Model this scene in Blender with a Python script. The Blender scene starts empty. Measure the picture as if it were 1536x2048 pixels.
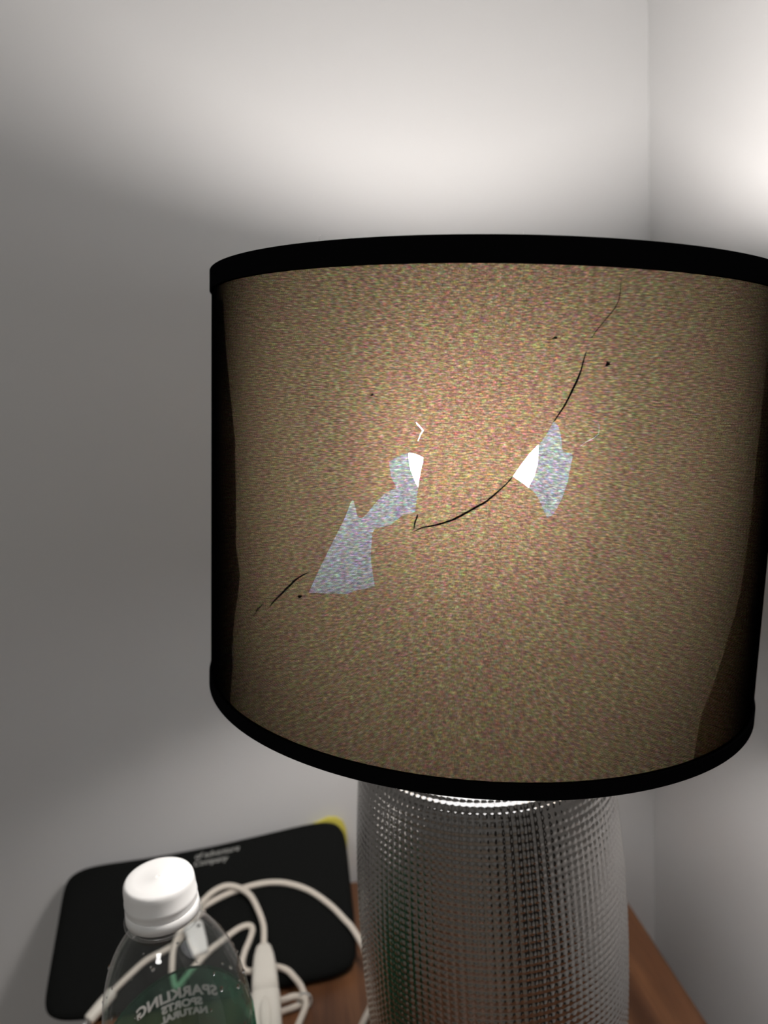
import bpy, bmesh, math, random
import numpy as np
from mathutils import Vector, Matrix
from mathutils.geometry import delaunay_2d_cdt

sc = bpy.context.scene
COL = sc.collection
CZ = 1.08                     # camera height above the floor; desk top at 0.65
DESK = 0.65

# ------------------------------------------------------------------ camera
cam_d = bpy.data.cameras.new('camera')
cam = bpy.data.objects.new('camera', cam_d); COL.objects.link(cam)
RX = (0.98799462, -0.13619889, -0.07291424)
DN = (-0.09795536, -0.18732017, -0.97740263)
FW = (0.11946284, 0.97281088, -0.19841273)
cam.matrix_world = Matrix(((RX[0], -DN[0], -FW[0], 0), (RX[1], -DN[1], -FW[1], 0),
                           (RX[2], -DN[2], -FW[2], CZ), (0, 0, 0, 1)))
cam_d.sensor_fit = 'VERTICAL'; cam_d.sensor_height = 36; cam_d.lens = 1600 / 2048 * 36
cam_d.clip_start = 0.01; cam_d.clip_end = 50
cam_d.dof.use_dof = True; cam_d.dof.focus_distance = 0.27; cam_d.dof.aperture_fstop = 10.0
sc.camera = cam

# ------------------------------------------------------------------ world, exposure
w = bpy.data.worlds.new('world'); sc.world = w; w.use_nodes = True
w.node_tree.nodes['Background'].inputs[0].default_value = (0.5, 0.55, 0.6, 1)
w.node_tree.nodes['Background'].inputs[1].default_value = 0.02
sc.view_settings.view_transform = 'Standard'; sc.view_settings.look = 'None'
sc.view_settings.gamma = 1; sc.view_settings.use_curve_mapping = False
sc.view_settings.exposure = 0.2
sc.cycles.caustics_reflective = False; sc.cycles.caustics_refractive = False
sc.cycles.sample_clamp_indirect = 4.0
sc.cycles.transparent_max_bounces = 32; sc.cycles.max_bounces = 10; sc.cycles.diffuse_bounces = 5
BULB = 130.0                   # radiance of the lit globe of the bulb

# the room's own ceiling lamp, out of frame behind the camera
cl = bpy.data.lights.new('ceiling_light', 'AREA'); cl.shape = 'DISK'; cl.size = 0.45; cl.energy = 10.0; cl.color = (1.0, 0.985, 0.96)
clo = bpy.data.objects.new('ceiling_light', cl); COL.objects.link(clo); clo.location = (-0.6, -0.9, 2.42)
random.seed(3); rng = np.random.default_rng(3)

# ------------------------------------------------------------------ helpers
def link(o, parent=None):
    COL.objects.link(o)
    if parent is not None: o.parent = parent
    return o
def tag(o, label=None, cat=None, group=None, kind=None):
    if label: o['label'] = label
    if cat: o['category'] = cat
    if group: o['group'] = group
    if kind: o['kind'] = kind
    return o
def empty(name, loc=(0, 0, 0)):
    o = bpy.data.objects.new(name, None); o.location = loc; o.empty_display_size = 0.02
    return link(o)
LAMP_SCALE = 0.85             # the lamp is drawn in units measured about the camera height, then brought to its real size
SHRINK = [1.0]
def mesh(name, vs, fs, mat, parent=None, smooth=True, uvs=None):
    if SHRINK[0] != 1.0:
        q = SHRINK[0]; vs = [(v[0] * q, v[1] * q, CZ + (v[2] - CZ) * q) for v in vs]
    m = bpy.data.meshes.new(name); m.from_pydata([tuple(v) for v in vs], [], [tuple(f) for f in fs])
    if smooth: m.polygons.foreach_set('use_smooth', [True] * len(m.polygons))
    if uvs is not None:
        l = m.uv_layers.new(name='uv'); vi = np.empty(len(m.loops), dtype=np.int32)
        m.loops.foreach_get('vertex_index', vi)
        l.data.foreach_set('uv', np.asarray(uvs, dtype=np.float32)[vi].ravel())
    m.materials.append(mat); m.update()
    o = bpy.data.objects.new(name, m); link(o)
    if parent is not None:
        o.parent = parent; o.matrix_parent_inverse = parent.matrix_world.inverted() if False else Matrix()
        m.transform(wm(parent).inverted())
    return o
def wm(o):
    m = Matrix.LocRotScale(o.location, o.rotation_euler, o.scale)
    return (wm(o.parent) @ m) if o.parent else m
def box(x0, x1, y0, y1, z0, z1, bev=0.0):
    bm = bmesh.new(); bmesh.ops.create_cube(bm, size=1)
    for v in bm.verts:
        v.co = ((x0 + x1) / 2 + v.co.x * (x1 - x0), (y0 + y1) / 2 + v.co.y * (y1 - y0), (z0 + z1) / 2 + v.co.z * (z1 - z0))
    if bev: bmesh.ops.bevel(bm, geom=bm.edges[:], offset=bev, segments=2, affect='EDGES', profile=0.6)
    bm.normal_update(); r = ([v.co[:] for v in bm.verts], [[v.index for v in f.verts] for f in bm.faces])
    bm.verts.index_update(); r = ([v.co[:] for v in bm.verts], [[v.index for v in f.verts] for f in bm.faces]); bm.free()
    return r
def lathe(prof, n=64, c=(0, 0), cap0=False, cap1=False):
    vs, fs = [], []
    for r, z in prof:
        for k in range(n):
            a = 2 * math.pi * k / n; vs.append((c[0] + r * math.cos(a), c[1] + r * math.sin(a), z))
    for i in range(len(prof) - 1):
        for k in range(n):
            k2 = (k + 1) % n; fs.append((i * n + k, i * n + k2, (i + 1) * n + k2, (i + 1) * n + k))
    if cap0: fs.append(tuple(range(n))[::-1])
    if cap1: fs.append(tuple((len(prof) - 1) * n + k for k in range(n)))
    return vs, fs
def spline(P, sub=8):
    P = [Vector(p) for p in P]; out = []
    Q = [2 * P[0] - P[1]] + P + [2 * P[-1] - P[-2]]
    for i in range(1, len(Q) - 2):
        a, b, c, d = Q[i - 1], Q[i], Q[i + 1], Q[i + 2]
        for s in range(sub):
            t = s / sub
            out.append(0.5 * ((2 * b) + (c - a) * t + (2 * a - 5 * b + 4 * c - d) * t * t + (3 * b - a - 3 * c + d) * t ** 3))
    out.append(P[-1]); return out
def tube(P, r, n=10, flat=None):
    vs, fs = [], []; N = len(P); up = Vector((0.1, 0.2, 1)); nrm = None
    for i, p in enumerate(P):
        t = (P[min(i + 1, N - 1)] - P[max(i - 1, 0)]).normalized()
        if nrm is None: nrm = (up - up.dot(t) * t).normalized()
        else: nrm = (nrm - nrm.dot(t) * t).normalized()
        b = t.cross(nrm); rr = r(i / (N - 1)) if callable(r) else r
        for k in range(n):
            a = 2 * math.pi * k / n; vs.append(p + rr * (math.cos(a) * nrm + math.sin(a) * b))
    for i in range(N - 1):
        for k in range(n):
            k2 = (k + 1) % n; fs.append((i * n + k, i * n + k2, (i + 1) * n + k2, (i + 1) * n + k))
    fs.append(tuple(range(n))[::-1]); fs.append(tuple((N - 1) * n + k for k in range(n)))
    return vs, fs
def join(*parts):
    vs, fs = [], []
    for v, f in parts:
        o = len(vs); vs += [tuple(q) for q in v]; fs += [tuple(i + o for i in q) for q in f]
    return vs, fs

# ------------------------------------------------------------------ materials
def newmat(name):
    m = bpy.data.materials.new(name); m.use_nodes = True
    nt = m.node_tree; nt.nodes.clear(); out = nt.nodes.new('ShaderNodeOutputMaterial')
    return m, nt, out
def N(nt, t, **kw):
    n = nt.nodes.new(t)
    for k, v in kw.items():
        if k.startswith('i_'): n.inputs[k[2:].replace('_', ' ')].default_value = v
        else: setattr(n, k, v)
    return n
def L(nt, a, b): nt.links.new(a, b)
def simple(name, col, rough=0.5, metal=0.0, spec=0.5, bump=None, **kw):
    m, nt, out = newmat(name); p = N(nt, 'ShaderNodeBsdfPrincipled')
    p.inputs['Base Color'].default_value = (*col, 1); p.inputs['Roughness'].default_value = rough
    p.inputs['Metallic'].default_value = metal; p.inputs['Specular IOR Level'].default_value = spec
    for k, v in kw.items(): p.inputs[k].default_value = v
    if bump:
        tc = N(nt, 'ShaderNodeTexCoord'); nz = N(nt, 'ShaderNodeTexNoise'); nz.inputs['Scale'].default_value = bump[0]
        nz.inputs['Detail'].default_value = 3
        b = N(nt, 'ShaderNodeBump'); b.inputs['Strength'].default_value = bump[1]; b.inputs['Distance'].default_value = bump[2]
        L(nt, tc.outputs['Object'], nz.inputs['Vector']); L(nt, nz.outputs['Fac'], b.inputs['Height']); L(nt, b.outputs['Normal'], p.inputs['Normal'])
    L(nt, p.outputs[0], out.inputs[0]); return m

M = {}
M['wall'] = simple('painted_wall', (0.605, 0.605, 0.605), 0.5, bump=(420, 0.12, 0.0006), spec=0.35)
M['ceiling'] = simple('ceiling_paint', (0.75, 0.75, 0.74), 0.8, spec=0.2)
M['floor'] = simple('floor_carpet', (0.42, 0.36, 0.30), 0.9, bump=(300, 0.5, 0.004))
M['door'] = simple('dark_door_paint', (0.03, 0.025, 0.022), 0.5)
M['black_cloth'] = simple('black_neoprene', (0.004, 0.0045, 0.0042), 0.85, spec=0.12, bump=(900, 0.3, 0.0004))
M['black_trim'] = None
M['print'] = simple('grey_print', (0.42, 0.42, 0.40), 0.7)
M['white_plastic'] = simple('white_plastic', (0.74, 0.71, 0.64), 0.35)
M['cord'] = simple('white_cord_rubber', (0.70, 0.64, 0.56), 0.5)
M['tie'] = simple('clear_tie', (0.5, 0.5, 0.48), 0.25)
M['yellow'] = simple('yellow_card', (0.65, 0.58, 0.10), 0.6)
M['chrome'] = simple('silver_glass', (0.46, 0.445, 0.43), 0.07, 1.0)
M['neck'] = simple('brushed_nickel', (0.55, 0.53, 0.50), 0.3, 1.0)
M['bulb_base'] = simple('bulb_collar', (0.75, 0.74, 0.72), 0.45)
M['wire'] = simple('wire', (0.5, 0.5, 0.5), 0.4, 0.8)
M['crack'] = simple('crack_edge', (0.012, 0.008, 0.005), 0.9)
M['flake'] = simple('liner_smudge', (0.05, 0.035, 0.022), 0.9)
M['lint'] = simple('white_lint', (0.85, 0.85, 0.85), 0.8)
M['knob'] = simple('drawer_knob_metal', (0.4, 0.38, 0.35), 0.3, 1.0)

def bulbmat():
    m, nt, out = newmat('bulb_glow'); e = N(nt, 'ShaderNodeEmission')
    e.inputs[0].default_value = (1.0, 0.935, 0.89, 1); e.inputs[1].default_value = BULB
    L(nt, e.outputs[0], out.inputs[0]); return m
M['bulb'] = bulbmat()

def woodmat():
    m, nt, out = newmat('brown_wood'); p = N(nt, 'ShaderNodeBsdfPrincipled')
    tc = N(nt, 'ShaderNodeTexCoord'); mp = N(nt, 'ShaderNodeMapping'); mp.inputs['Scale'].default_value = (70, 4.5, 20)
    n1 = N(nt, 'ShaderNodeTexNoise'); n1.inputs['Scale'].default_value = 1.0; n1.inputs['Detail'].default_value = 5; n1.inputs['Distortion'].default_value = 0.6
    mp2 = N(nt, 'ShaderNodeMapping'); mp2.inputs['Scale'].default_value = (600, 30, 60)
    n2 = N(nt, 'ShaderNodeTexNoise'); n2.inputs['Scale'].default_value = 1.0; n2.inputs['Detail'].default_value = 2
    L(nt, tc.outputs['Object'], mp.inputs[0]); L(nt, mp.outputs[0], n1.inputs['Vector'])
    L(nt, tc.outputs['Object'], mp2.inputs[0]); L(nt, mp2.outputs[0], n2.inputs['Vector'])
    r = N(nt, 'ShaderNodeValToRGB'); r.color_ramp.elements[0].position = 0.3; r.color_ramp.elements[1].position = 0.72
    r.color_ramp.elements[0].color = (0.095, 0.036, 0.015, 1); r.color_ramp.elements[1].color = (0.25, 0.108, 0.045, 1)
    mx = N(nt, 'ShaderNodeMix', data_type='RGBA', blend_type='MULTIPLY'); mx.inputs[0].default_value = 0.5
    L(nt, n1.outputs['Fac'], r.inputs[0]); L(nt, r.outputs[0], mx.inputs[6]); L(nt, n2.outputs['Fac'], mx.inputs[7])
    L(nt, mx.outputs[2], p.inputs['Base Color']); p.inputs['Roughness'].default_value = 0.42
    L(nt, p.outputs[0], out.inputs[0]); return m
M['wood'] = woodmat()

TAU = 1.2; FAB_T = 0.0010
def fabricmat():
    """thin black cloth: a slab of absorbing fibre (volume) whose weave lets light pass"""
    m, nt, out = newmat('black_lampshade_cloth')
    uv = N(nt, 'ShaderNodeUVMap'); uv.uv_map = 'uv'
    def nz(sx, sy, det, rough=0.6):
        mp = N(nt, 'ShaderNodeMapping'); mp.inputs['Scale'].default_value = (sx, sy, 1)
        n = N(nt, 'ShaderNodeTexNoise'); n.inputs['Scale'].default_value = 1; n.inputs['Detail'].default_value = det; n.inputs['Roughness'].default_value = rough
        L(nt, uv.outputs[0], mp.inputs[0]); L(nt, mp.outputs[0], n.inputs['Vector']); return n
    slub = nz(420, 1900, 2); fine = nz(1900, 3000, 1); hue = nz(560, 1700, 1); big = nz(18, 18, 2)
    a = N(nt, 'ShaderNodeMath', operation='MULTIPLY_ADD'); a.inputs[1].default_value = 0.62
    b = N(nt, 'ShaderNodeMath', operation='MULTIPLY'); b.inputs[1].default_value = 0.38
    L(nt, fine.outputs['Fac'], b.inputs[0]); L(nt, slub.outputs['Fac'], a.inputs[0]); L(nt, b.outputs[0], a.inputs[2])
    r = N(nt, 'ShaderNodeMapRange'); r.inputs['From Min'].default_value = 0.30; r.inputs['From Max'].default_value = 0.70
    r.inputs['To Min'].default_value = 0.26; r.inputs['To Max'].default_value = 1.0
    L(nt, a.outputs[0], r.inputs['Value'])
    # faint colour speckle in the weave, imitating moire
    hs = N(nt, 'ShaderNodeMix', data_type='RGBA'); hs.inputs[0].default_value = 0.55
    hs.inputs[6].default_value = (0.5, 0.5, 0.5, 1)
    L(nt, hue.outputs['Color'], hs.inputs[7])
    sc2 = N(nt, 'ShaderNodeVectorMath', operation='SCALE'); sc2.inputs['Scale'].default_value = 2.0
    L(nt, hs.outputs[2], sc2.inputs[0])
    mul = N(nt, 'ShaderNodeVectorMath', operation='SCALE'); L(nt, sc2.outputs[0], mul.inputs[0]); L(nt, r.outputs[0], mul.inputs['Scale'])
    tr = N(nt, 'ShaderNodeBsdfTransparent'); L(nt, mul.outputs[0], tr.inputs[0])
    df = N(nt, 'ShaderNodeBsdfDiffuse'); df.inputs[0].default_value = (0.012, 0.012, 0.011, 1)
    mx = N(nt, 'ShaderNodeMixShader'); mx.inputs[0].default_value = 0.12
    L(nt, tr.outputs[0], mx.inputs[1]); L(nt, df.outputs[0], mx.inputs[2]); L(nt, mx.outputs[0], out.inputs['Surface'])
    va = N(nt, 'ShaderNodeVolumeAbsorption'); va.inputs['Color'].default_value = (0, 0, 0, 1); va.inputs['Density'].default_value = TAU / (FAB_T * LAMP_SCALE)
    L(nt, va.outputs[0], out.inputs['Volume'])
    return m
M['fabric'] = fabricmat()
def linermat(name, tcol, rcol, fwd=None):
    m, nt, out = newmat(name)
    t = N(nt, 'ShaderNodeBsdfTranslucent'); t.inputs[0].default_value = (*tcol, 1)
    d = N(nt, 'ShaderNodeBsdfDiffuse'); d.inputs[0].default_value = (*rcol, 1)
    a = N(nt, 'ShaderNodeAddShader'); L(nt, t.outputs[0], a.inputs[0]); L(nt, d.outputs[0], a.inputs[1])
    if fwd:                       # milky plastic passes light mostly forwards
        g = N(nt, 'ShaderNodeBsdfRefraction'); g.inputs['IOR'].default_value = 1.6; g.inputs['Roughness'].default_value = 1.0
        tc = N(nt, 'ShaderNodeTexCoord'); nz = N(nt, 'ShaderNodeTexNoise'); nz.inputs['Scale'].default_value = 14; nz.inputs['Detail'].default_value = 1
        L(nt, tc.outputs['Object'], nz.inputs['Vector'])
        mr = N(nt, 'ShaderNodeMix', data_type='RGBA'); mr.inputs[6].default_value = (*[c * k for c, k in zip(fwd, (0.90, 1.04, 0.95))], 1)
        mr.inputs[7].default_value = (*[c * k for c, k in zip(fwd, (1.10, 0.95, 1.05))], 1)
        L(nt, nz.outputs['Fac'], mr.inputs[0]); L(nt, mr.outputs[2], g.inputs[0])
        a2 = N(nt, 'ShaderNodeAddShader'); L(nt, a.outputs[0], a2.inputs[0]); L(nt, g.outputs[0], a2.inputs[1]); a = a2
    L(nt, a.outputs[0], out.inputs[0])
    return m
M['liner'] = linermat('yellowed_plastic_liner', (0.23, 0.175, 0.105), (0.58, 0.62, 0.66), (0.15, 0.092, 0.057))
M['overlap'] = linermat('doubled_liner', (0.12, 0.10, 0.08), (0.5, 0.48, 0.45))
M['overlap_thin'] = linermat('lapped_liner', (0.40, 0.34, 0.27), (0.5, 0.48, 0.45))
def trimmat():
    m, nt, out = newmat('black_trim_tape'); uv = N(nt, 'ShaderNodeUVMap'); uv.uv_map = 'uv'
    mp = N(nt, 'ShaderNodeMapping'); mp.inputs['Scale'].default_value = (900, 900, 1)
    v = N(nt, 'ShaderNodeTexVoronoi'); v.inputs['Scale'].default_value = 1
    L(nt, uv.outputs[0], mp.inputs[0]); L(nt, mp.outputs[0], v.inputs['Vector'])
    lt = N(nt, 'ShaderNodeMath', operation='LESS_THAN'); lt.inputs[1].default_value = 0.15
    L(nt, v.outputs['Distance'], lt.inputs[0])
    mp2 = N(nt, 'ShaderNodeMapping'); mp2.inputs['Scale'].default_value = (140, 140, 1)
    nz = N(nt, 'ShaderNodeTexNoise'); nz.inputs['Scale'].default_value = 1
    L(nt, uv.outputs[0], mp2.inputs[0]); L(nt, mp2.outputs[0], nz.inputs['Vector'])
    gt = N(nt, 'ShaderNodeMapRange'); gt.inputs['From Min'].default_value = 0.5; gt.inputs['From Max'].default_value = 0.75
    gt.inputs['To Max'].default_value = 0.7
    L(nt, nz.outputs['Fac'], gt.inputs['Value'])
    ml = N(nt, 'ShaderNodeMath', operation='MULTIPLY'); L(nt, lt.outputs[0], ml.inputs[0]); L(nt, gt.outputs[0], ml.inputs[1])
    df = N(nt, 'ShaderNodeBsdfDiffuse'); df.inputs[0].default_value = (0.0035, 0.0035, 0.004, 1)
    tr = N(nt, 'ShaderNodeBsdfTransparent'); mx = N(nt, 'ShaderNodeMixShader')
    L(nt, ml.outputs[0], mx.inputs[0]); L(nt, df.outputs[0], mx.inputs[1]); L(nt, tr.outputs[0], mx.inputs[2]); L(nt, mx.outputs[0], out.inputs[0])
    return m
M['black_trim'] = trimmat()
def thinclear(name, tint=(0.97, 0.98, 0.98), ior=1.5, rough=0.02, haze=0.0):
    m, nt, out = newmat(name)
    tr = N(nt, 'ShaderNodeBsdfTransparent'); tr.inputs[0].default_value = (*tint, 1)
    gl = N(nt, 'ShaderNodeBsdfGlossy'); gl.inputs['Roughness'].default_value = rough; gl.inputs[0].default_value = (1, 1, 1, 1)
    fr = N(nt, 'ShaderNodeFresnel'); fr.inputs['IOR'].default_value = ior
    # the wall is a film with air on both sides: the same reflectance from within as from without
    ge = N(nt, 'ShaderNodeNewGeometry'); io = N(nt, 'ShaderNodeMapRange'); io.inputs['To Min'].default_value = ior; io.inputs['To Max'].default_value = 1 / ior
    L(nt, ge.outputs['Backfacing'], io.inputs['Value']); L(nt, io.outputs[0], fr.inputs['IOR'])
    mx = N(nt, 'ShaderNodeMixShader'); L(nt, fr.outputs[0], mx.inputs[0]); L(nt, tr.outputs[0], mx.inputs[1]); L(nt, gl.outputs[0], mx.inputs[2])
    last = mx
    if haze:
        d = N(nt, 'ShaderNodeBsdfDiffuse'); d.inputs[0].default_value = (0.7, 0.7, 0.7, 1)
        m2 = N(nt, 'ShaderNodeMixShader'); m2.inputs[0].default_value = haze
        L(nt, mx.outputs[0], m2.inputs[1]); L(nt, d.outputs[0], m2.inputs[2]); last = m2
    L(nt, last.outputs[0], out.inputs[0]); return m
M['pet'] = thinclear('clear_bottle_plastic', haze=0.02)
def labelmat():
    m, nt, out = newmat('green_label_film'); uv = N(nt, 'ShaderNodeUVMap'); uv.uv_map = 'uv'
    tc = N(nt, 'ShaderNodeTexCoord'); nz = N(nt, 'ShaderNodeTexNoise'); nz.inputs['Scale'].default_value = 55; nz.inputs['Detail'].default_value = 3
    L(nt, tc.outputs['Object'], nz.inputs['Vector'])
    r = N(nt, 'ShaderNodeValToRGB'); r.color_ramp.elements[0].position = 0.35; r.color_ramp.elements[1].position = 0.7
    r.color_ramp.elements[0].color = (0.025, 0.11, 0.065, 1); r.color_ramp.elements[1].color = (0.09, 0.28, 0.17, 1)
    L(nt, nz.outputs['Fac'], r.inputs[0])
    d = N(nt, 'ShaderNodeBsdfDiffuse'); L(nt, r.outputs[0], d.inputs[0])
    t = N(nt, 'ShaderNodeBsdfTranslucent'); L(nt, r.outputs[0], t.inputs[0])
    a = N(nt, 'ShaderNodeMixShader'); a.inputs[0].default_value = 0.45; L(nt, d.outputs[0], a.inputs[1]); L(nt, t.outputs[0], a.inputs[2])
    tr = N(nt, 'ShaderNodeBsdfTransparent'); tr.inputs[0].default_value = (0.25, 0.62, 0.42, 1)
    mx = N(nt, 'ShaderNodeMixShader'); mx.inputs[0].default_value = 0.55
    L(nt, a.outputs[0], mx.inputs[1]); L(nt, tr.outputs[0], mx.inputs[2]); L(nt, mx.outputs[0], out.inputs[0]); return m
M['label'] = labelmat()
M['label_dark'] = simple('dark_green_print', (0.006, 0.05, 0.025), 0.5)
M['label_text'] = simple('pale_print', (0.62, 0.58, 0.56), 0.6)
def capmat():
    m, nt, out = newmat('white_cap_plastic'); p = N(nt, 'ShaderNodeBsdfPrincipled')
    p.inputs['Base Color'].default_value = (0.84, 0.84, 0.83, 1); p.inputs['Roughness'].default_value = 0.38
    t = N(nt, 'ShaderNodeBsdfTranslucent'); t.inputs[0].default_value = (0.75, 0.75, 0.74, 1)
    mx = N(nt, 'ShaderNodeMixShader'); mx.inputs[0].default_value = 0.25
    L(nt, p.outputs[0], mx.inputs[1]); L(nt, t.outputs[0], mx.inputs[2]); L(nt, mx.outputs[0], out.inputs[0]); return m
M['cap'] = capmat()
def dropmat():
    m, nt, out = newmat('water_drop'); g = N(nt, 'ShaderNodeBsdfGlass'); g.inputs['IOR'].default_value = 1.33; g.inputs['Roughness'].default_value = 0.0
    L(nt, g.outputs[0], out.inputs[0]); return m
M['drop'] = dropmat()

# ------------------------------------------------------------------ room
BACK, RIGHT, LEFT, FRONT, CEIL = 0.60, 0.291, -2.4, -2.6, 2.45
def struct(name, b, mat):
    o = mesh(name, *b, mat, smooth=False); o['kind'] = 'structure'; return o
struct('floor', box(LEFT - .1, RIGHT + .1, FRONT - .1, BACK + .1, -0.1, 0), M['floor'])
struct('ceiling', box(LEFT - .1, RIGHT + .1, FRONT - .1, BACK + .1, CEIL, CEIL + .1), M['ceiling'])
struct('wall_back', box(LEFT - .1, RIGHT + .1, BACK, BACK + .1, 0, CEIL), M['wall'])
struct('wall_right', box(RIGHT, RIGHT + .1, FRONT, BACK, 0, CEIL), M['wall'])
struct('wall_left', box(LEFT - .1, LEFT, FRONT, BACK, 0, CEIL), M['wall'])
struct('wall_front', box(LEFT, RIGHT, FRONT - .1, FRONT, 0, CEIL), M['wall'])

d_ = mesh('door_1', *box(RIGHT - 0.012, RIGHT - 0.0005, -1.05, -0.12, 0.0, 2.05, 0.002), M['door'], smooth=False); d_['kind'] = 'structure'
v, f = lathe([(0.026, 0), (0.026, 0.006), (0.010, 0.008), (0.010, 0.035), (0.024, 0.042), (0.027, 0.055), (0.020, 0.066), (0.001, 0.068)], 24)
mesh('door_handle', [(RIGHT - 0.012 - c, -0.19 + a, 0.98 + b) for a, b, c in v], f, M['knob'], d_)
# ------------------------------------------------------------------ nightstand
NX0, NX1, NY0, NY1 = -0.165, 0.2301, 0.09, 0.592
ns = empty('nightstand', (0.0325, 0.34, 0)); tag(ns, 'brown wood nightstand in the wall corner, carrying the lamp', 'nightstand')
mesh('top', *box(NX0, NX1, NY0, NY1, DESK - 0.022, DESK, 0.0012), M['wood'], ns, smooth=False)
mesh('side_panel', *box(NX0 + .008, NX0 + .026, NY0 + .02, NY1 - .004, 0.08, DESK - .022), M['wood'], ns, smooth=False)
mesh('side_panel', *box(NX1 - .026, NX1 - .008, NY0 + .02, NY1 - .004, 0.08, DESK - .022), M['wood'], ns, smooth=False)
mesh('back_panel', *box(NX0 + .026, NX1 - .026, NY1 - .016, NY1 - .004, 0.08, DESK - .022), M['wood'], ns, smooth=False)
mesh('bottom_panel', *box(NX0 + .026, NX1 - .026, NY0 + .03, NY1 - .016, 0.08, 0.098), M['wood'], ns, smooth=False)
for z0, z1 in ((0.102, 0.356), (0.362, 0.622)):
    d = mesh('drawer', *box(NX0 + .028, NX1 - .028, NY0 + .012, NY0 + .030, z0, z1, 0.001), M['wood'], ns, smooth=False)
    v, f = lathe([(0.004, 0), (0.004, 0.012), (0.011, 0.017), (0.012, 0.022), (0.009, 0.026), (0.0, 0.027)], 20)
    v = [(0.0325 + a, NY0 + .012 - c, (z0 + z1) / 2 + b) for a, b, c in v]
    mesh('knob', v, f, M['knob'], d)
for lx in (NX0 + .01, NX1 - .045):
    for ly in (NY0 + .02, NY1 - .04):
        mesh('leg', *box(lx, lx + .035, ly, ly + .035, 0, 0.08), M['wood'], ns, smooth=False)

# ------------------------------------------------------------------ table lamp
VX, VY = 0.0952, 0.4045
lamp = empty('table_lamp', (VX * LAMP_SCALE, VY * LAMP_SCALE, DESK))
SHRINK[0] = LAMP_SCALE; LD = CZ - 0.43 / LAMP_SCALE; SHOULDER = CZ - 0.43
tag(lamp, 'lit table lamp with dimpled silver vase base and crooked torn black drum shade', 'lamp')
# vase body: barrel with a grid of raised beads
DZ0 = SHOULDER - LD
prof = [(0.0600, -DZ0), (0.0630, 0.003 - DZ0), (0.0655, 0.016 - DZ0), (0.0685, 0.040 - DZ0), (0.0712, 0.066 - DZ0), (0.0735, 0.094 - DZ0), (0.0752, 0.018), (0.0762, 0.045), (0.0769, 0.075), (0.0769, 0.095), (0.0766, 0.115),
        (0.0758, 0.135), (0.0748, 0.150), (0.0734, 0.168), (0.0718, 0.1845), (0.0706, 0.194), (0.0690, 0.203), (0.0660, 0.2110), (0.0605, 0.2175), (0.0525, 0.2208), (0.042, 0.2222), (0.030, 0.2227)]
pr = np.array(prof); seg = np.r_[0, np.cumsum(np.hypot(*np.diff(pr, axis=0).T))]
NC, CELL, SA, SB = 118, 0.0040, 6, 6
nrow = int(seg[-1] / CELL * SB); S = np.linspace(0, seg[-1], nrow + 1)
def smooth_interp(s, col):
    v = np.interp(S, seg, pr[:, col]); k = np.hanning(21); k /= k.sum()
    return np.convolve(np.pad(v, 10, mode='edge') if False else np.r_[2 * v[0] - v[10:0:-1], v, 2 * v[-1] - v[-2:-12:-1]], k, 'valid')
Rr, Zz = smooth_interp(S, 0), smooth_interp(S, 1)
dR, dZ = np.gradient(Rr), np.gradient(Zz); ln = np.hypot(dR, dZ); nr, nz_ = dZ / ln, -dR / ln
na = NC * SA; th = np.arange(na) * 2 * np.pi / na
a = ((np.arange(na) / SA + 0.5) % 1) - 0.5; b = ((S / CELL + 0.5) % 1) - 0.5
bead = (np.maximum(0, np.cos(np.pi * a))[None] * np.maximum(0, np.cos(np.pi * b))[:, None]) ** 1.35
fade = np.clip((Rr - 0.058) / 0.006, 0, 1)[:, None]
h = 0.00055 * bead * fade
RR = Rr[:, None] + h * nr[:, None]; ZZ = Zz[:, None] + h * nz_[:, None]
V = np.stack([VX + RR * np.cos(th), VY + RR * np.sin(th), SHOULDER + ZZ], -1).reshape(-1, 3)
i0 = (np.arange(nrow)[:, None] * na + np.arange(na)[None]); i1 = (np.arange(nrow)[:, None] * na + (np.arange(na)[None] + 1) % na)
F = np.stack([i0, i1, i1 + na, i0 + na], -1).reshape(-1, 4)
body = mesh('vase_body', V.tolist(), F.tolist() + [list(range(na))[::-1]], M['chrome'], lamp)
mesh('neck', *lathe([(0.032, SHOULDER + .2215), (0.032, SHOULDER + .225), (0.016, SHOULDER + .227), (0.012, SHOULDER + .230), (0.012, SHOULDER + .262)], 40, (VX, VY)), M['neck'], lamp)
mesh('socket', *lathe([(0.012, SHOULDER + .258), (0.0175, SHOULDER + .262), (0.0185, SHOULDER + .29), (0.0185, SHOULDER + .315), (0.0165, SHOULDER + .318), (0.0135, SHOULDER + .318)], 40, (VX, VY)), M['wire'], lamp)
bz = CZ - 0.0560; bx, by, br = 0.0985, 0.4045, 0.0335
bulb = mesh('bulb', *lathe([(0.0125, SHOULDER + .312), (0.0140, SHOULDER + .322), (0.0165, bz - 0.034), (0.0188, bz - 0.0277)], 40, (bx, by)), M['bulb_base'], lamp)
tag(bulb, 'frosted bulb glowing inside the shade')
mesh('glowing_globe', *lathe([(br * math.cos(t), bz + br * math.sin(t)) for t in np.linspace(math.radians(-56), math.radians(90), 14)], 28, (bx, by)), M['bulb'], bulb)

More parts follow.
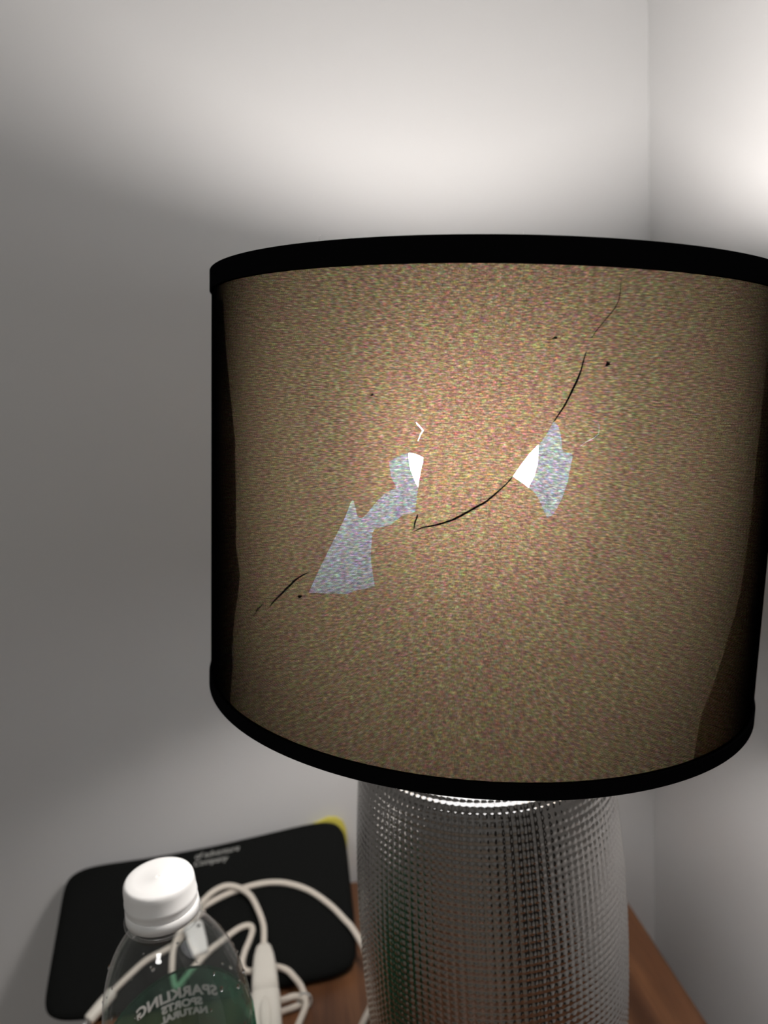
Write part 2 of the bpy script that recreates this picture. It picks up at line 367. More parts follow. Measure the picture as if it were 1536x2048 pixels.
# the crooked drum shade: its own frame, s = distance down its axis
CT = Vector((0.11308, 0.41031, CZ + 0.02668)); NA = Vector((-0.1051, -0.03166, -0.99396)).normalized()
YL = Vector((0, 1, 0)); YL = (YL - YL.dot(NA) * NA).normalized(); XL = YL.cross(-NA)
HS, RT, RB = 0.2021, 0.1386, 0.1400
def SP(deg, s, inset=0.0):
    a = math.radians(deg); r = RT + (RB - RT) * s / HS - inset
    return CT + NA * s + r * (math.cos(a) * XL + math.sin(a) * YL)
def shell(s0, s1, r0, r1, n=192, m=6):
    """closed ring of cloth between insets r0 (outer) and r1 (inner)"""
    vs, fs, uv = [], [], []
    ring = [(s0 + (s1 - s0) * i / m, r0) for i in range(m + 1)] + [(s1 - (s1 - s0) * i / m, r1) for i in range(m + 1)]
    for s, ins in ring:
        for k in range(n + 1):
            vs.append(SP(-270 + 360 * k / n, s, ins)); uv.append((2 * math.pi * 0.14 * k / n, s))
    q = len(ring)
    for i in range(q):
        j = (i + 1) % q
        for k in range(n): fs.append((i * (n + 1) + k, j * (n + 1) + k, j * (n + 1) + k + 1, i * (n + 1) + k + 1))
    return vs, fs, uv
def weld(o):
    bm = bmesh.new(); bm.from_mesh(o.data); bmesh.ops.remove_doubles(bm, verts=bm.verts[:], dist=1e-6)
    bmesh.ops.recalc_face_normals(bm, faces=bm.faces[:]); bm.to_mesh(o.data); bm.free()
v, f, uv = shell(0.001, HS - 0.001, 0.0, FAB_T)
shade = mesh('lamp_shade', v, f, M['fabric'], lamp, uvs=uv, smooth=False); weld(shade)
tag(shade, 'black cloth drum shade hanging crooked, lit from inside')
v, f, uv = shell(-0.0008, 0.0084, -0.0009, 0.0026, m=2)
mesh('trim_band', v, f, M['black_trim'], shade, uvs=uv, smooth=False)
v, f, uv = shell(HS - 0.0054, HS + 0.0008, -0.0009, 0.0026, m=2)
mesh('trim_band', v, f, M['black_trim'], shade, uvs=uv, smooth=False)

HOLE_LEFT = [(-119.15, 78.28), (-118.16, 76.68), (-116.71, 75.04), (-115.85, 74.57), (-114.99, 74.83), (-113.82, 75.9), (-113.79, 77.57), (-114.0, 79.22), (-114.31, 84.17), (-114.48, 88.2), (-114.58, 92.25), (-114.75, 96.14), (-116.39, 97.17), (-117.33, 98.83), (-118.59, 101.51), (-121.14, 103.38), (-121.63, 105.57), (-121.73, 114.74), (-121.26, 121.13), (-120.87, 125.25), (-121.97, 126.36), (-124.33, 128.09), (-125.85, 129.99), (-129.47, 131.13), (-133.32, 132.28), (-131.07, 121.36), (-128.7, 110.73), (-126.46, 100.45), (-125.44, 94.12), (-125.09, 93.28), (-124.71, 95.66), (-124.22, 99.73), (-123.42, 100.12), (-122.33, 97.23), (-120.86, 92.8), (-119.49, 89.57), (-117.81, 87.63), (-118.24, 85.85), (-118.62, 84.26), (-118.95, 81.19)]
HOLE_RIGHT = [(-94.8, 61.73), (-94.21, 62.73), (-93.79, 64.72), (-93.48, 68.21), (-93.33, 71.2), (-93.07, 72.43), (-91.74, 72.72), (-91.64, 73.6), (-91.9, 78.06), (-92.15, 82.71), (-92.82, 88.29), (-93.62, 92.9), (-94.28, 95.02), (-94.98, 95.78), (-95.66, 92.56), (-96.17, 89.88), (-97.13, 86.71), (-98.76, 83.7), (-100.35, 81.39), (-99.33, 77.49), (-98.13, 73.25), (-96.51, 69.02), (-95.58, 65.52), (-95.07, 62.78)]
SLIT_LOW = [(-156.71, 167.94), (-155.45, 167.98), (-155.42, 173.33), (-155.76, 180.64), (-156.17, 173.89)]
def ribbon(pts, w, taper=True):
    """polygon around a polyline in (deg, mm); w = width in mm"""
    k = math.radians(1) * 139; P = [Vector((a * k, s)) for a, s in pts]; l, r = [], []
    for i, p in enumerate(P):
        t = (P[min(i + 1, len(P) - 1)] - P[max(i - 1, 0)]).normalized(); nn = Vector((-t.y, t.x))
        q = 1.0
        if taper: q = 0.25 + 0.75 * math.sin(math.pi * (0.04 + 0.92 * i / (len(P) - 1)))
        l.append(p + nn * w / 2 * q); r.append(p - nn * w / 2 * q)
    return [(p.x / k, p.y) for p in l + r[::-1]]
SLIT_A = ribbon([(-115.81, 61.46), (-115.01, 63.7), (-114.21, 65.59), (-113.97, 66.28), (-114.33, 67.75), (-114.68, 70.11)], 0.32)
SLIT_B = ribbon([(-88.08, 61.27), (-87.79, 63.01), (-87.87, 65.66), (-88.54, 67.1), (-89.74, 68.57), (-90.77, 70.56), (-91.4, 71.9)], 0.3)
HOLES = [HOLE_LEFT, HOLE_RIGHT, SLIT_LOW, SLIT_A, SLIT_B]
def inside(p, poly):
    x, y = p; c = False; j = len(poly) - 1
    for i in range(len(poly)):
        xi, yi = poly[i]; xj, yj = poly[j]
        if (yi > y) != (yj > y) and x < (xj - xi) * (y - yi) / (yj - yi) + xi: c = not c
        j = i
    return c
def liner_mesh():
    pts, edges = [], []
    K = math.radians(1) * 139
    for hpoly in HOLES:
        o = len(pts); n = len(hpoly)
        pts += [Vector((a * K, s)) for a, s in hpoly]; edges += [(o + i, o + (i + 1) % n) for i in range(n)]
    for i in range(145):
        for j in range(13): pts.append(Vector(((-270 + 2.5 * i) * K, 1.0 + (HS * 1000 - 2.0) * j / 12)))
    vo, eo, fo, *_ = delaunay_2d_cdt(pts, edges, [], 0, 1e-5)
    fs = []
    for t in fo:
        c = (vo[t[0]] + vo[t[1]] + vo[t[2]]) / 3
        if not any(inside((c.x / K, c.y), hp) for hp in HOLES): fs.append(tuple(t))
    return [SP(p.x / K, p.y / 1000, 0.0014) for p in vo], fs
v, f = liner_mesh()
liner = mesh('shade_liner', v, f, M['liner'], shade); tag(liner, 'yellowed translucent lining, broken with jagged holes')
def patch(name, poly, mat, inset, label=None):
    """small flat polygon bent onto the shade, given a real thickness"""
    K = math.radians(1) * 139; n = len(poly)
    vo, eo, fo, *_ = delaunay_2d_cdt([Vector((a * K, s)) for a, s in poly], [(i, (i + 1) % n) for i in range(n)], [], 1, 1e-6)
    v = [SP(p.x / K, p.y / 1000, inset) for p in vo] + [SP(p.x / K, p.y / 1000, inset + 0.0004) for p in vo]; m = len(vo)
    fs = [tuple(t) for t in fo] + [tuple(i + m for i in t[::-1]) for t in fo]
    bm_e = {}
    for t in fo:
        for i in range(len(t)): bm_e[(t[i], t[(i + 1) % len(t)])] = 1
    for (a, b2) in list(bm_e):
        if (b2, a) not in bm_e: fs.append((b2, a, a + m, b2 + m))
    o = mesh(name, v, fs, mat, shade, smooth=False)
    if label: o['label'] = label
    return o
C1 = [(-90.54, 36.99), (-90.89, 40.61), (-91.18, 43.72), (-91.56, 46.5), (-92.02, 49.12), (-92.74, 53.15), (-93.47, 56.66), (-94.28, 59.85), (-94.83, 61.8)]
C2 = [(-100.35, 81.39), (-101.04, 83.59), (-101.95, 85.81), (-103.0, 88.24), (-104.27, 91.06), (-105.64, 93.02), (-107.16, 95.38), (-108.98, 97.99), (-110.84, 99.73), (-112.2, 100.68), (-113.66, 101.49), (-114.8, 103.18)]
C3 = [(-114.43, 96.64), (-114.34, 97.36), (-114.7, 99.45), (-114.89, 102.64)]
C4 = [(-133.45, 124.24), (-134.75, 125.75), (-136.43, 128.47), (-138.19, 132.32), (-140.04, 136.31), (-142.01, 140.44), (-142.69, 142.5)]
C5 = [(-144.58, 142.2), (-146.43, 145.58), (-147.73, 149.39)]
C6 = [(-85.86, 12.49), (-85.91, 18.38), (-86.44, 21.82), (-89.43, 30.59), (-90.08, 34.22)]
for c, wd in ((C1, 0.75), (C2, 0.75), (C3, 0.6), (C4, 0.7), (C5, 0.5), (C6, 0.25)):
    patch('liner_crack', ribbon(c, wd), M['crack'], 0.00145)
for (aa, ss), wa, wh in zip([(-122.28, 54.26), (-95.32, 32.92), (-87.18, 41.19), (-135.23, 134.73), (-156.21, 165.71)], (2.2, 2.6, 2.4, 3.2, 2.6), (0.55, 0.8, 1.6, 1.2, 2.6)):
    patch('smudge', [(aa + math.degrees(wa / 2 / 139) * math.cos(t) * (0.7 + 0.3 * math.sin(3 * t + aa)), ss - 0.25 * wa * math.cos(t) * 0.4 + wh / 2 * math.sin(t)) for t in np.linspace(0, 2 * math.pi, 12, endpoint=False)], M['flake'], 0.00145)
DARK_L = [(-162.66, 15.4), (-160.5, 37.11), (-157.52, 58.6), (-155.44, 75.58), (-154.84, 101.55), (-154.73, 121.46), (-152.9, 134.0), (-154.15, 145.95), (-155.98, 160.89), (-155.9, 177.22), (-157.0, 190.0), (-157.6, 198.0)]
DARK_R = [(-49.6, 10.0), (-50.6, 40.0), (-51.32, 72.44), (-51.62, 103.3), (-53.04, 130.22), (-56.71, 149.89), (-60.49, 167.15), (-63.46, 178.32), (-64.02, 192.92), (-64.2, 198.0)]
def flap_shadow(edge, far):
    poly = edge + [(far, edge[-1][1])] + [(far, edge[len(edge) // 2][1]), (far, edge[0][1])]
    K = math.radians(1) * 139; pts = []
    return poly
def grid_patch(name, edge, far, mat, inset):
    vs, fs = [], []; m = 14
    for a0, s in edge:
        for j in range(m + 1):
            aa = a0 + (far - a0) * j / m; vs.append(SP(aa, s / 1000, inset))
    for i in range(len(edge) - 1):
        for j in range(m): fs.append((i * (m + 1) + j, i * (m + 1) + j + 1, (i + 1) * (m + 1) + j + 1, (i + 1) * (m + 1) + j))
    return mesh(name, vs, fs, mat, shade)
o = grid_patch('liner_flap', DARK_L, -200, M['overlap'], 0.0024); o['label'] = 'loose doubled-over flap of lining at the left edge'  # peeled lining plus its shadow: an added layer darkens this edge
o = grid_patch('liner_flap', DARK_R, -25, M['overlap_thin'], 0.0024); o['label'] = 'doubled lining seam at the lower right edge'  # added layer stands in for the shadow along the seam
# wire frame: two rings and three spokes down from the socket ring
def ringpts(s, ins, n=96): return [SP(360 * k / n, s, ins) for k in range(n + 1)]
wr = [tube(ringpts(0.0035, 0.0045), 0.0011, 6), tube(ringpts(HS - 0.0035, 0.0045), 0.0011, 6)]
hub = [CT + NA * 0.150 + 0.0205 * (math.cos(t) * XL + math.sin(t) * YL) for t in np.linspace(0, 2 * math.pi, 33)]
wr.append(tube(hub, 0.0014, 6))
for k in range(3):
    t = math.radians(30 + 120 * k); d = math.cos(t) * XL + math.sin(t) * YL
    wr.append(tube([CT + NA * 0.150 + 0.0205 * d, CT + NA * 0.172 + 0.04 * d, SP(30 + 120 * k, HS - 0.0035, 0.0045)], 0.0011, 6))
mesh('wire_frame', *join(*wr), M['wire'], shade)
# bits of lint on the rim
lint = []
for deg, pts in ((-132.3, [(0, 0.0004), (0.4, -0.0010), (0.2, -0.0016), (0.7, -0.0022)]), (-131.6, [(0, 0.0002), (0.1, -0.0007)]), (-100.8, [(0, 0), (0.1, -0.0009)])):
    mesh('lint', *tube([SP(deg + a_, s_ - 0.0008, -0.0004) for a_, s_ in pts], 0.00009, 5), M['lint'], shade)

SHRINK[0] = 1.0
# ------------------------------------------------------------------ bottle
BX, BY = -0.0700, 0.3176
bot = empty('water_bottle', (BX, BY, DESK)); tag(bot, 'small clear plastic water bottle with white screw cap in front of the black pouch', 'bottle')
def Z(z): return CZ + z
bp = [(0.0, 0.006), (0.010, 0.0045), (0.018, 0.001), (0.024, 0.0), (0.0285, 0.002), (0.0312, 0.007), (0.0318, 0.014), (0.0318, 0.05), (0.0306, 0.054), (0.0324, 0.058), (0.0328, 0.118), (0.0328, 0.130),
      (0.0326, 0.140), (0.0320, 0.149), (0.0309, 0.158), (0.0292, 0.1665), (0.0266, 0.1745), (0.0230, 0.1818), (0.0185, 0.1880), (0.0143, 0.192), (0.0138, 0.195), (0.0138, 0.1965), (0.0163, 0.1970), (0.0166, 0.1978), (0.0163, 0.1986), (0.0136, 0.1992), (0.0132, 0.202), (0.0128, 0.212)]
def dense(p, m=4):
    return [tuple(q) for q in spline([Vector((a_, b_, 0)) for a_, b_ in p], m)]
bpd = [(max(0.0002, q[0]), DESK + q[1]) for q in dense(bp, 3)]
mesh('bottle_body', *lathe(bpd, 80, (BX, BY)), M['pet'], bot)
# screw cap with fine ribs and a tamper ring
cp = [(0.0006, 0.2163), (0.0010, 0.2166), (0.0016, 0.2163), (0.0100, 0.21625), (0.0132, 0.2162), (0.0142, 0.2158), (0.01475, 0.2148), (0.0149, 0.213), (0.0150, 0.2085), (0.01525, 0.2080), (0.01528, 0.2066), (0.01508, 0.2061), (0.01518, 0.2042)]
vs, fs = [], []; n = 144
for i, (r, z) in enumerate(cp):
    for k in range(n):
        t = 2 * math.pi * k / n; rr = r + (0.00013 if (i >= 7 and k % 2) else 0)
        vs.append((BX + rr * math.cos(t), BY + rr * math.sin(t), DESK + z))
for i in range(len(cp) - 1):
    for k in range(n): k2 = (k + 1) % n; fs.append((i * n + k, (i + 1) * n + k, (i + 1) * n + k2, i * n + k2))
fs.append(tuple(range(n)))
cap = mesh('cap', vs, fs, M['cap'], bot); tag(cap, 'white ribbed screw cap')
mesh('tamper_ring', *lathe([(0.0148, 0.2038 + DESK), (0.01545, 0.2036 + DESK), (0.0156, 0.2015 + DESK), (0.0157, 0.1992 + DESK), (0.0148, 0.1988 + DESK)], 96, (BX, BY)), M['cap'], bot)
# printed label band, its words on the far side facing away
LT, LBm, RL = DESK + 0.1405, DESK + 0.062, 0.00045
def bott_r(z):
    zz = [q[1] for q in bpd[12:60]]; rr = [q[0] for q in bpd[12:60]]
    return float(np.interp(z, [q[1] for q in bpd], [q[0] for q in bpd]))
def LP(arc, z, off=RL):       # arc in metres along the circumference, 0 = far side
    t = math.pi / 2 - arc / 0.0318; r = bott_r(z) + off
    return (BX + r * math.cos(t), BY + r * math.sin(t), z)
def label_top(arc): return LT + 0.0022 * math.sin(arc / 0.0318 * 1.5 + 0.6) + 0.0012 * math.cos(arc / 0.0318 * 3)
vs, fs, uv = [], [], []; n, m = 96, 18
for k in range(n + 1):
    arc = (k / n - 0.5) * 2 * math.pi * 0.0318; zt = label_top(arc)
    for j in range(m + 1):
        z = LBm + (zt - LBm) * j / m; vs.append(LP(arc, z)); uv.append((arc, z))
for k in range(n):
    for j in range(m): q = k * (m + 1) + j; fs.append((q, q + m + 1, q + m + 2, q + 1))
lab = mesh('label', vs, fs, M['label'], bot, uvs=uv); tag(lab, 'green printed film label wrapped round the bottle')
vs, fs = [], []
for k in range(n + 1):
    arc = (k / n - 0.5) * 2 * math.pi * 0.0318; zt = label_top(arc)
    vs += [LP(arc, zt + 0.0002, 0.0006), LP(arc, zt - 0.0014, 0.0006)]
for k in range(n): fs.append((2 * k, 2 * k + 2, 2 * k + 3, 2 * k + 1))
mesh('label_border', vs, fs, M['label_dark'], lab)
def text_mesh(body, size, bold=0.0):
    cu = bpy.data.curves.new('t', 'FONT'); cu.body = body; cu.size = size; cu.align_x = 'CENTER'; cu.offset = bold; cu.resolution_u = 3
    ob = bpy.data.objects.new('t', cu); COL.objects.link(ob); dg = bpy.context.evaluated_depsgraph_get(); dg.update()
    me = bpy.data.meshes.new_from_object(ob.evaluated_get(dg)); bpy.data.objects.remove(ob)
    bm = bmesh.new(); bm.from_mesh(me); bmesh.ops.triangulate(bm, faces=bm.faces[:])
    v = [q.co[:] for q in bm.verts]; bm.verts.index_update(); f = [[q.index for q in t.verts] for t in bm.faces]; bm.free()
    bpy.data.meshes.remove(me); return v, f
for body, size, arc0, zz, nm in (('SPARKLING', 0.0078, -0.0065, 0.1278, 'lettering'), ('SPORTS', 0.0056, -0.0045, 0.1222, 'lettering'), ('NATURAL', 0.0050, -0.0040, 0.1172, 'lettering')):
    v, f = text_mesh(body, size, 0.0003)
    # words face outwards on the far wall, so they read mirrored from the camera's side
    v = [LP(arc0 - x_, DESK + zz + y_, -0.0006) for x_, y_, _ in v]
    mesh(nm, v, [q[::-1] for q in f], M['label_text'], lab, smooth=False)
# drops clinging inside the bottle wall
vs, fs = [], []
def blob(c, nrm, r):
    t1 = nrm.orthogonal().normalized(); t2 = nrm.cross(t1); o = len(vs); n_, m_ = 10, 5
    for i in range(m_ + 1):
        e = math.pi / 2 * i / m_
        for k in range(n_):
            t = 2 * math.pi * k / n_
            vs.append(c + r * math.cos(e) * (math.cos(t) * t1 + math.sin(t) * t2) + nrm * (0.62 * r * math.sin(e)))
    for i in range(m_):
        for k in range(n_): k2 = (k + 1) % n_; fs.append((o + i * n_ + k, o + i * n_ + k2, o + (i + 1) * n_ + k2, o + (i + 1) * n_ + k))
    fs.append(tuple(o + k for k in range(n_))[::-1])
for _ in range(130):
    z = DESK + 0.07 + 0.112 * random.random(); t = random.uniform(0, 2 * math.pi); r = bott_r(z)
    rad = Vector((math.cos(t), math.sin(t), 0)); dz = (bott_r(z + 0.001) - bott_r(z - 0.001)) / 0.002
    nrm = (Vector((math.cos(t), math.sin(t), -dz))).normalized()
    blob(Vector((BX, BY, z)) + rad * (r + 0.00005), nrm, random.choice((0.0004, 0.0005, 0.0006, 0.0007, 0.0011)))
dr = mesh('droplets', vs, fs, M['drop'], bot); dr['kind'] = 'stuff'

# ------------------------------------------------------------------ black pouch leaning on the wall
pou = empty('zip_pouch', (-0.0885, 0.545, DESK)); tag(pou, 'flat black soft pouch with grey printed lettering, leaning on the wall', 'pouch')
def PP(s, t, hgt):            # s, t in -1..1 over the top face; hgt above it
    y = 0.5385 + t * 0.0545
    x = -0.0890 + s * (0.1090 + 0.0015 * t)
    zt = -0.4195 + 0.0455 * (t + 1) / 2
    zt += 0.5 * (t + 1) * (-0.0035 * math.exp(-((s + 0.45) / 0.5) ** 2) + 0.0105 * max(0, s) ** 1.5 * ((t + 1) / 2) ** 3 - 0.002 * max(0, -s - 0.5))
    return (x, y - 0.3 * hgt, Z(zt) + hgt)
vs, fs = [], []; na_, nr_ = 240, 14
def se(t, p=9.0):
    c, s = math.cos(t), math.sin(t); k = (abs(c) ** p + abs(s) ** p) ** (-1 / p); return c * k, s * k
rho = [math.sin(math.pi / 2 * i / nr_) for i in range(nr_ + 1)]
for side in (1, -1):
    for i, r in enumerate(rho):
        for k in range(na_):
            c, s = se(2 * math.pi * k / na_)
            e = math.sqrt(max(0, 1 - r ** 14)); T_ = 0.0050 + 0.0025 * (s * r + 1) / 2; hh = -T_ + side * (T_ + 0.0003) * e
            vs.append(PP(c * r, s * r, hh))
off = (nr_ + 1) * na_
for sd in (0, 1):
    for i in range(nr_):
        for k in range(na_):
            k2 = (k + 1) % na_; q = [sd * off + i * na_ + k, sd * off + i * na_ + k2, sd * off + (i + 1) * na_ + k2, sd * off + (i + 1) * na_ + k]
            fs.append(tuple(q[::-1] if sd == 0 else q))
mesh('pouch_body', vs, fs, M['black_cloth'], pou); weld(pou.children[0])
zp = []
for k in range(61):
    s = -0.74 + 1.48 * k / 60; zp.append(Vector(PP(s, 0.995, -0.0075)) + Vector((0, 0.0003, 0)))
mesh('zipper', *tube(zp, 0.0012, 6), M['black_cloth'], pou)
for body, size, s0, t0 in (('of adventure', 0.0068, 0.07, 0.775), ('Company', 0.0068, 0.025, 0.665)):
    v, f = text_mesh(body, size)
    v = [PP(s0 + (x_ + 0.25 * y_) / 0.110 , t0 + y_ / 0.059, 0.0006) for x_, y_, _ in v]
    o = mesh('lettering', v, f, M['print'], pou, smooth=False)

# ------------------------------------------------------------------ yellow card behind the pouch
yc = []
P0 = [(-0.062, -0.425), (0.0200, -0.425), (0.0225, -0.392), (0.0222, -0.383), (0.0198, -0.3762), (0.0150, -0.3722), (0.0085, -0.3712), (0.0015, -0.3735), (-0.062, -0.395)]
n = len(P0); vs = [(x_, 0.5955, Z(z_)) for x_, z_ in P0] + [(x_, 0.5985, Z(z_)) for x_, z_ in P0]
fs = [tuple(range(n)), tuple(range(n, 2 * n))[::-1]] + [(i, i + n, (i + 1) % n + n, (i + 1) % n) for i in range(n)]
yl = mesh('yellow_card', vs, fs, M['yellow'], smooth=False); tag(yl, 'yellow card peeking out behind the right corner of the black pouch', 'card')

# ------------------------------------------------------------------ cables
def tz(P, dz=0.0): return [Vector((p[0], p[1], Z(p[2]) + dz)) for p in P]
ARC = [(0.10, 0.512, -0.4277), (0.06, 0.498, -0.4277), (0.034, 0.4865, -0.423), (0.0249, 0.4895, -0.415), (0.0226, 0.4964, -0.4115), (0.0171, 0.5083, -0.4066), (0.0124, 0.5149, -0.4039), (0.0028, 0.527, -0.3989), (-0.011, 0.5393, -0.3938), (-0.0256, 0.5467, -0.3907), (-0.0386, 0.5499, -0.3894), (-0.0518, 0.55, -0.3893), (-0.0631, 0.5484, -0.39), (-0.0724, 0.5464, -0.3908), (-0.0834, 0.5426, -0.3924), (-0.0924, 0.5379, -0.3944),
       (-0.0992, 0.5281, -0.3981), (-0.1071, 0.5178, -0.4024), (-0.1172, 0.5131, -0.4044), (-0.1279, 0.5092, -0.4060), (-0.1368, 0.5029, -0.4086), (-0.1444, 0.4967, -0.4112), (-0.1490, 0.4925, -0.4128)]
CR = 0.0022
cc = empty('charging_cable', (-0.0386, 0.55, Z(-0.39))); tag(cc, 'white charging cable arching over the black pouch to a white connector', 'cable')
mesh('cord', *tube(spline(tz(ARC), 6), CR, 10), M['cord'], cc)
c0, c1 = Vector((-0.1488, 0.4927, Z(-0.4127))), Vector((-0.1625, 0.4765, Z(-0.4180))); dd = (c1 - c0)
mesh('connector', *tube([c0 - dd * 0.02, c0, c0 + dd * 0.06, c0 + dd * 0.5, c0 + dd * 0.92, c0 + dd * 0.98, c1], lambda t: (0.0028, 0.0034, 0.0039, 0.0040, 0.0039, 0.0036, 0.0028)[min(6, int(round(t * 6)))], 16), M['white_plastic'], cc)
mesh('plug_tip', *tube([c1, c1 + dd * 0.35], 0.0018, 10), M['wire'], cc)

# white plug block lying behind the bottle, its short lead joining the cord
q0, q1 = Vector((-0.0965, 0.5245, Z(-0.3950))), Vector((-0.0895, 0.5020, Z(-0.4042))); qa = (q1 - q0).normalized()
qx = Vector((1, 0, 0)); qx = (qx - qx.dot(qa) * qa).normalized(); qz = qa.cross(qx); qz = qz if qz.z > 0 else -qz
def plugsec(l, w_, h_):
    out = []
    for k in range(24):
        c, s_ = math.cos(2 * math.pi * k / 24), math.sin(2 * math.pi * k / 24); p_ = 6.0; kk = (abs(c) ** p_ + abs(s_) ** p_) ** (-1 / p_)
        out.append(q0 + qa * l + qx * (w_ / 2 * c * kk) + qz * (h_ / 2 * s_ * kk))
    return out
PS = [(0, .009, .004), (0.001, .0125, .0058), (0.0025, .0138, .0066), (0.014, .0130, .0066), (0.022, .0112, .0062), (0.0236, .0102, .0056), (0.0242, .008, .004)]
vs, fs = [], []
for l, a_, b_ in PS: vs += plugsec(l, a_, b_)
for i in range(len(PS) - 1):
    for k in range(24): k2 = (k + 1) % 24; fs.append((i * 24 + k, i * 24 + k2, (i + 1) * 24 + k2, (i + 1) * 24 + k))
fs += [tuple(range(24))[::-1], tuple((len(PS) - 1) * 24 + k for k in range(24))]
M['bright_plastic'] = simple('bright_white_plastic', (0.86, 0.86, 0.83), 0.3)
pb = mesh('plug_block', vs, fs, M['bright_plastic'], cc); weld(pb); tag(pb, 'white plug block seen through the bottle')
h_ = q0 + qa * 0.005 + qx * 0.0035 + qz * 0.0034
mesh('plug_slot', *tube([h_ - qx * .0012, h_ + qx * .0012], 0.0009, 8), M['black_cloth'], pb)
mesh('plug_lead', *tube(spline([Vector((-0.0890, 0.5335, Z(-0.3935))), Vector((-0.0925, 0.5300, Z(-0.3930))), q0 + qx * 0.003 - qa * 0.001], 6), 0.0017, 8), M['cord'], cc)

pc = empty('power_cord', (-0.0445, 0.46, Z(-0.43))); tag(pc, 'white coiled cord with an inline rocker switch beside the bottle', 'cord')
L2 = [(-0.1094, 0.4955, -0.4073), (-0.1088, 0.5118, -0.4006), (-0.1012, 0.5277, -0.394), (-0.0899, 0.5387, -0.3885), (-0.0823, 0.5448, -0.386), (-0.0733, 0.5479, -0.3850), (-0.0642, 0.5461, -0.3865), (-0.0551, 0.5387, -0.3895), (-0.0492, 0.5266, -0.3945), (-0.0462, 0.517, -0.3985), (-0.0458, 0.509, -0.4005), (-0.0462, 0.497, -0.4025)]
L3 = [(-0.1094, 0.4955, -0.4073), (-0.106, 0.487, -0.413), (-0.098, 0.495, -0.410), (-0.0859, 0.5071, -0.4061), (-0.0773, 0.5124, -0.4039), (-0.0692, 0.5172, -0.4019), (-0.0632, 0.52, -0.4007), (-0.0571, 0.5208, -0.4004), (-0.0542, 0.518, -0.4016), (-0.0561, 0.5115, -0.4043), (-0.0598, 0.5038, -0.4074), (-0.0618, 0.4971, -0.4110), (-0.0600, 0.4930, -0.4133), (-0.0549, 0.4917, -0.4139), (-0.0497, 0.4928, -0.4134),
      (-0.0445, 0.493, -0.4134), (-0.0377, 0.4916, -0.4139), (-0.0309, 0.4884, -0.4153), (-0.0261, 0.483, -0.4175), (-0.0231, 0.4806, -0.4210), (-0.0214, 0.4771, -0.4235), (-0.02, 0.4703, -0.4245), (-0.0252, 0.4676, -0.4255), (-0.0338, 0.4669, -0.427), (-0.0422, 0.4662, -0.4275), (-0.0520, 0.4655, -0.4275)]
L5 = [(-0.0520, 0.4655, -0.4275), (-0.058, 0.469, -0.426), (-0.054, 0.474, -0.424), (-0.0434, 0.4715, -0.4225), (-0.0351, 0.4695, -0.421), (-0.0268, 0.4700, -0.4203), (-0.0208, 0.467, -0.4205), (-0.02, 0.4617, -0.4215), (-0.0239, 0.4534, -0.4235), (-0.028, 0.4462, -0.426), (-0.0314, 0.4372, -0.4277), (-0.036, 0.424, -0.4277), (-0.044, 0.405, -0.4277)]
L6 = [(0.083, 0.4095, -0.4262), (0.083, 0.420, -0.4277), (0.077, 0.438, -0.4277), (0.058, 0.460, -0.4277), (0.036, 0.469, -0.4277), (0.0257, 0.4649, -0.4277), (0.0226, 0.4583, -0.4277), (0.0179, 0.4498, -0.4277), (0.013, 0.4408, -0.4277), (0.0062, 0.4307, -0.4277), (-0.006, 0.416, -0.4277), (-0.020, 0.402, -0.4277), (-0.034, 0.392, -0.4275), (-0.042, 0.394, -0.426), (-0.0436, 0.405, -0.4225)]
L3 = L3[:-1] + L5
mesh('cord', *join(tube(spline(tz(L2), 6), CR, 10), tube(spline(tz(L3), 6), CR, 10), tube(spline(tz(L6), 6), CR, 10)), M['cord'], pc)
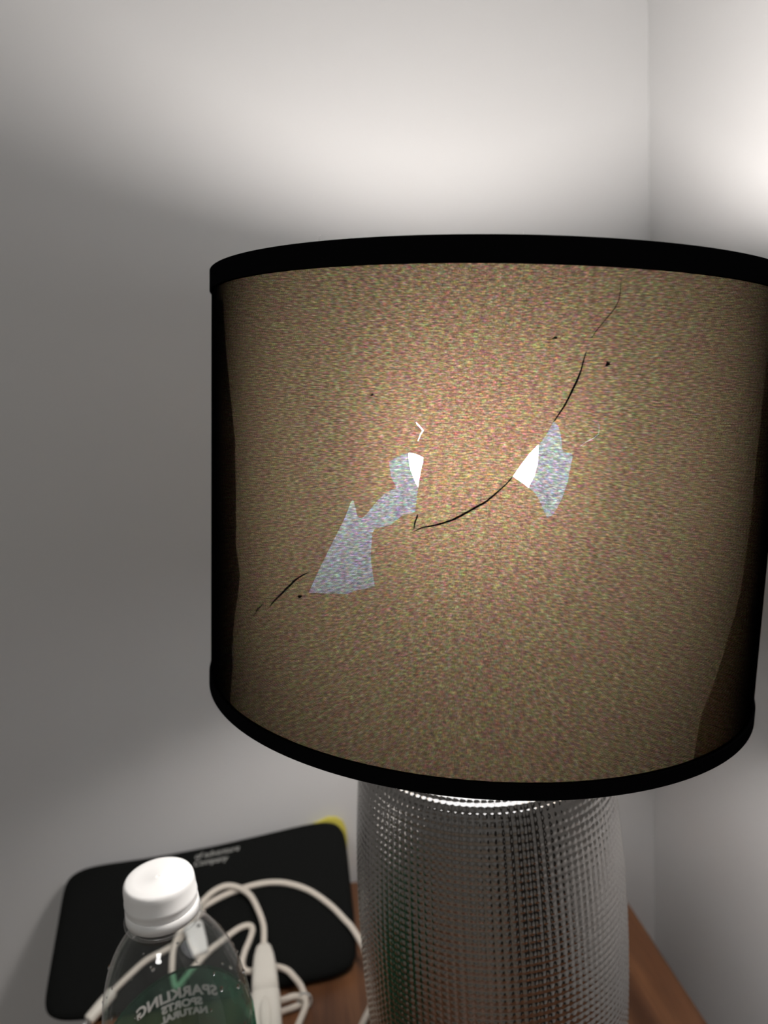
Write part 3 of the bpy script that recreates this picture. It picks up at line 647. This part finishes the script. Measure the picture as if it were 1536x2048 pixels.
# rocker switch body: rounded nose, wide block, oval rocker
A, B = Vector((-0.0462, 0.5020, Z(-0.4030))), Vector((-0.0438, 0.4040, Z(-0.4205))); ax = (B - A).normalized(); LEN = (B - A).length
sx = Vector((1, 0, 0)); sx = (sx - sx.dot(ax) * ax).normalized(); sz = sx.cross(ax); sz = sz if sz.z > 0 else -sz
def swsec(l, w_, h_, n=28, p=4.0, dz=0.0):
    out = []
    for k in range(n):
        c, s = se(2 * math.pi * k / n, p); out.append(A + ax * l + sx * (w_ / 2 * c) + sz * (h_ / 2 * s + dz))
    return out
secs = [(0.0, .004, .004), (0.0012, .0075, .0065), (0.004, .0108, .0085), (0.010, .0138, .0100), (0.018, .0158, .0112), (0.030, .0174, .0122), (0.0386, .0181, .0126), (0.0388, .0186, .0131), (0.0400, .0190, .0136), (0.060, .0194, .0138), (0.076, .0190, .0134), (0.086, .0168, .0120), (0.094, .0120, .0090), (LEN, .005, .005)]
vs, fs = [], []; n = 28
for l, a_, b_ in secs: vs += swsec(l, a_, b_)
for i in range(len(secs) - 1):
    for k in range(n): k2 = (k + 1) % n; fs.append((i * n + k, i * n + k2, (i + 1) * n + k2, (i + 1) * n + k))
fs += [tuple(range(n))[::-1], tuple((len(secs) - 1) * n + k for k in range(n))]
sw = mesh('switch_body', vs, fs, M['white_plastic'], pc); weld(sw); tag(sw, 'white plastic inline switch housing')
vs, fs = [], []; n_, m_ = 24, 6
for i in range(m_ + 1):
    e = math.pi / 2 * i / m_
    for k in range(n_):
        t = 2 * math.pi * k / n_
        vs.append(A + ax * (0.0575 + 0.0125 * math.cos(e) * math.sin(t)) + sx * (0.0042 * math.cos(e) * math.cos(t)) + sz * (0.0064 + 0.0028 * math.sin(e)))
for i in range(m_):
    for k in range(n_): k2 = (k + 1) % n_; fs.append((i * n_ + k, i * n_ + k2, (i + 1) * n_ + k2, (i + 1) * n_ + k))
mesh('rocker_button', vs, fs, M['white_plastic'], sw)
tc_ = [Vector((-0.0205 + 0.0045 * math.cos(t), 0.4675 + 0.0008 * math.sin(t), Z(-0.4225) + 0.0052 * math.sin(t))) for t in np.linspace(0, 2 * math.pi, 17)]
mesh('cable_tie', *tube(tc_, 0.0007, 6), M['tie'], pc)
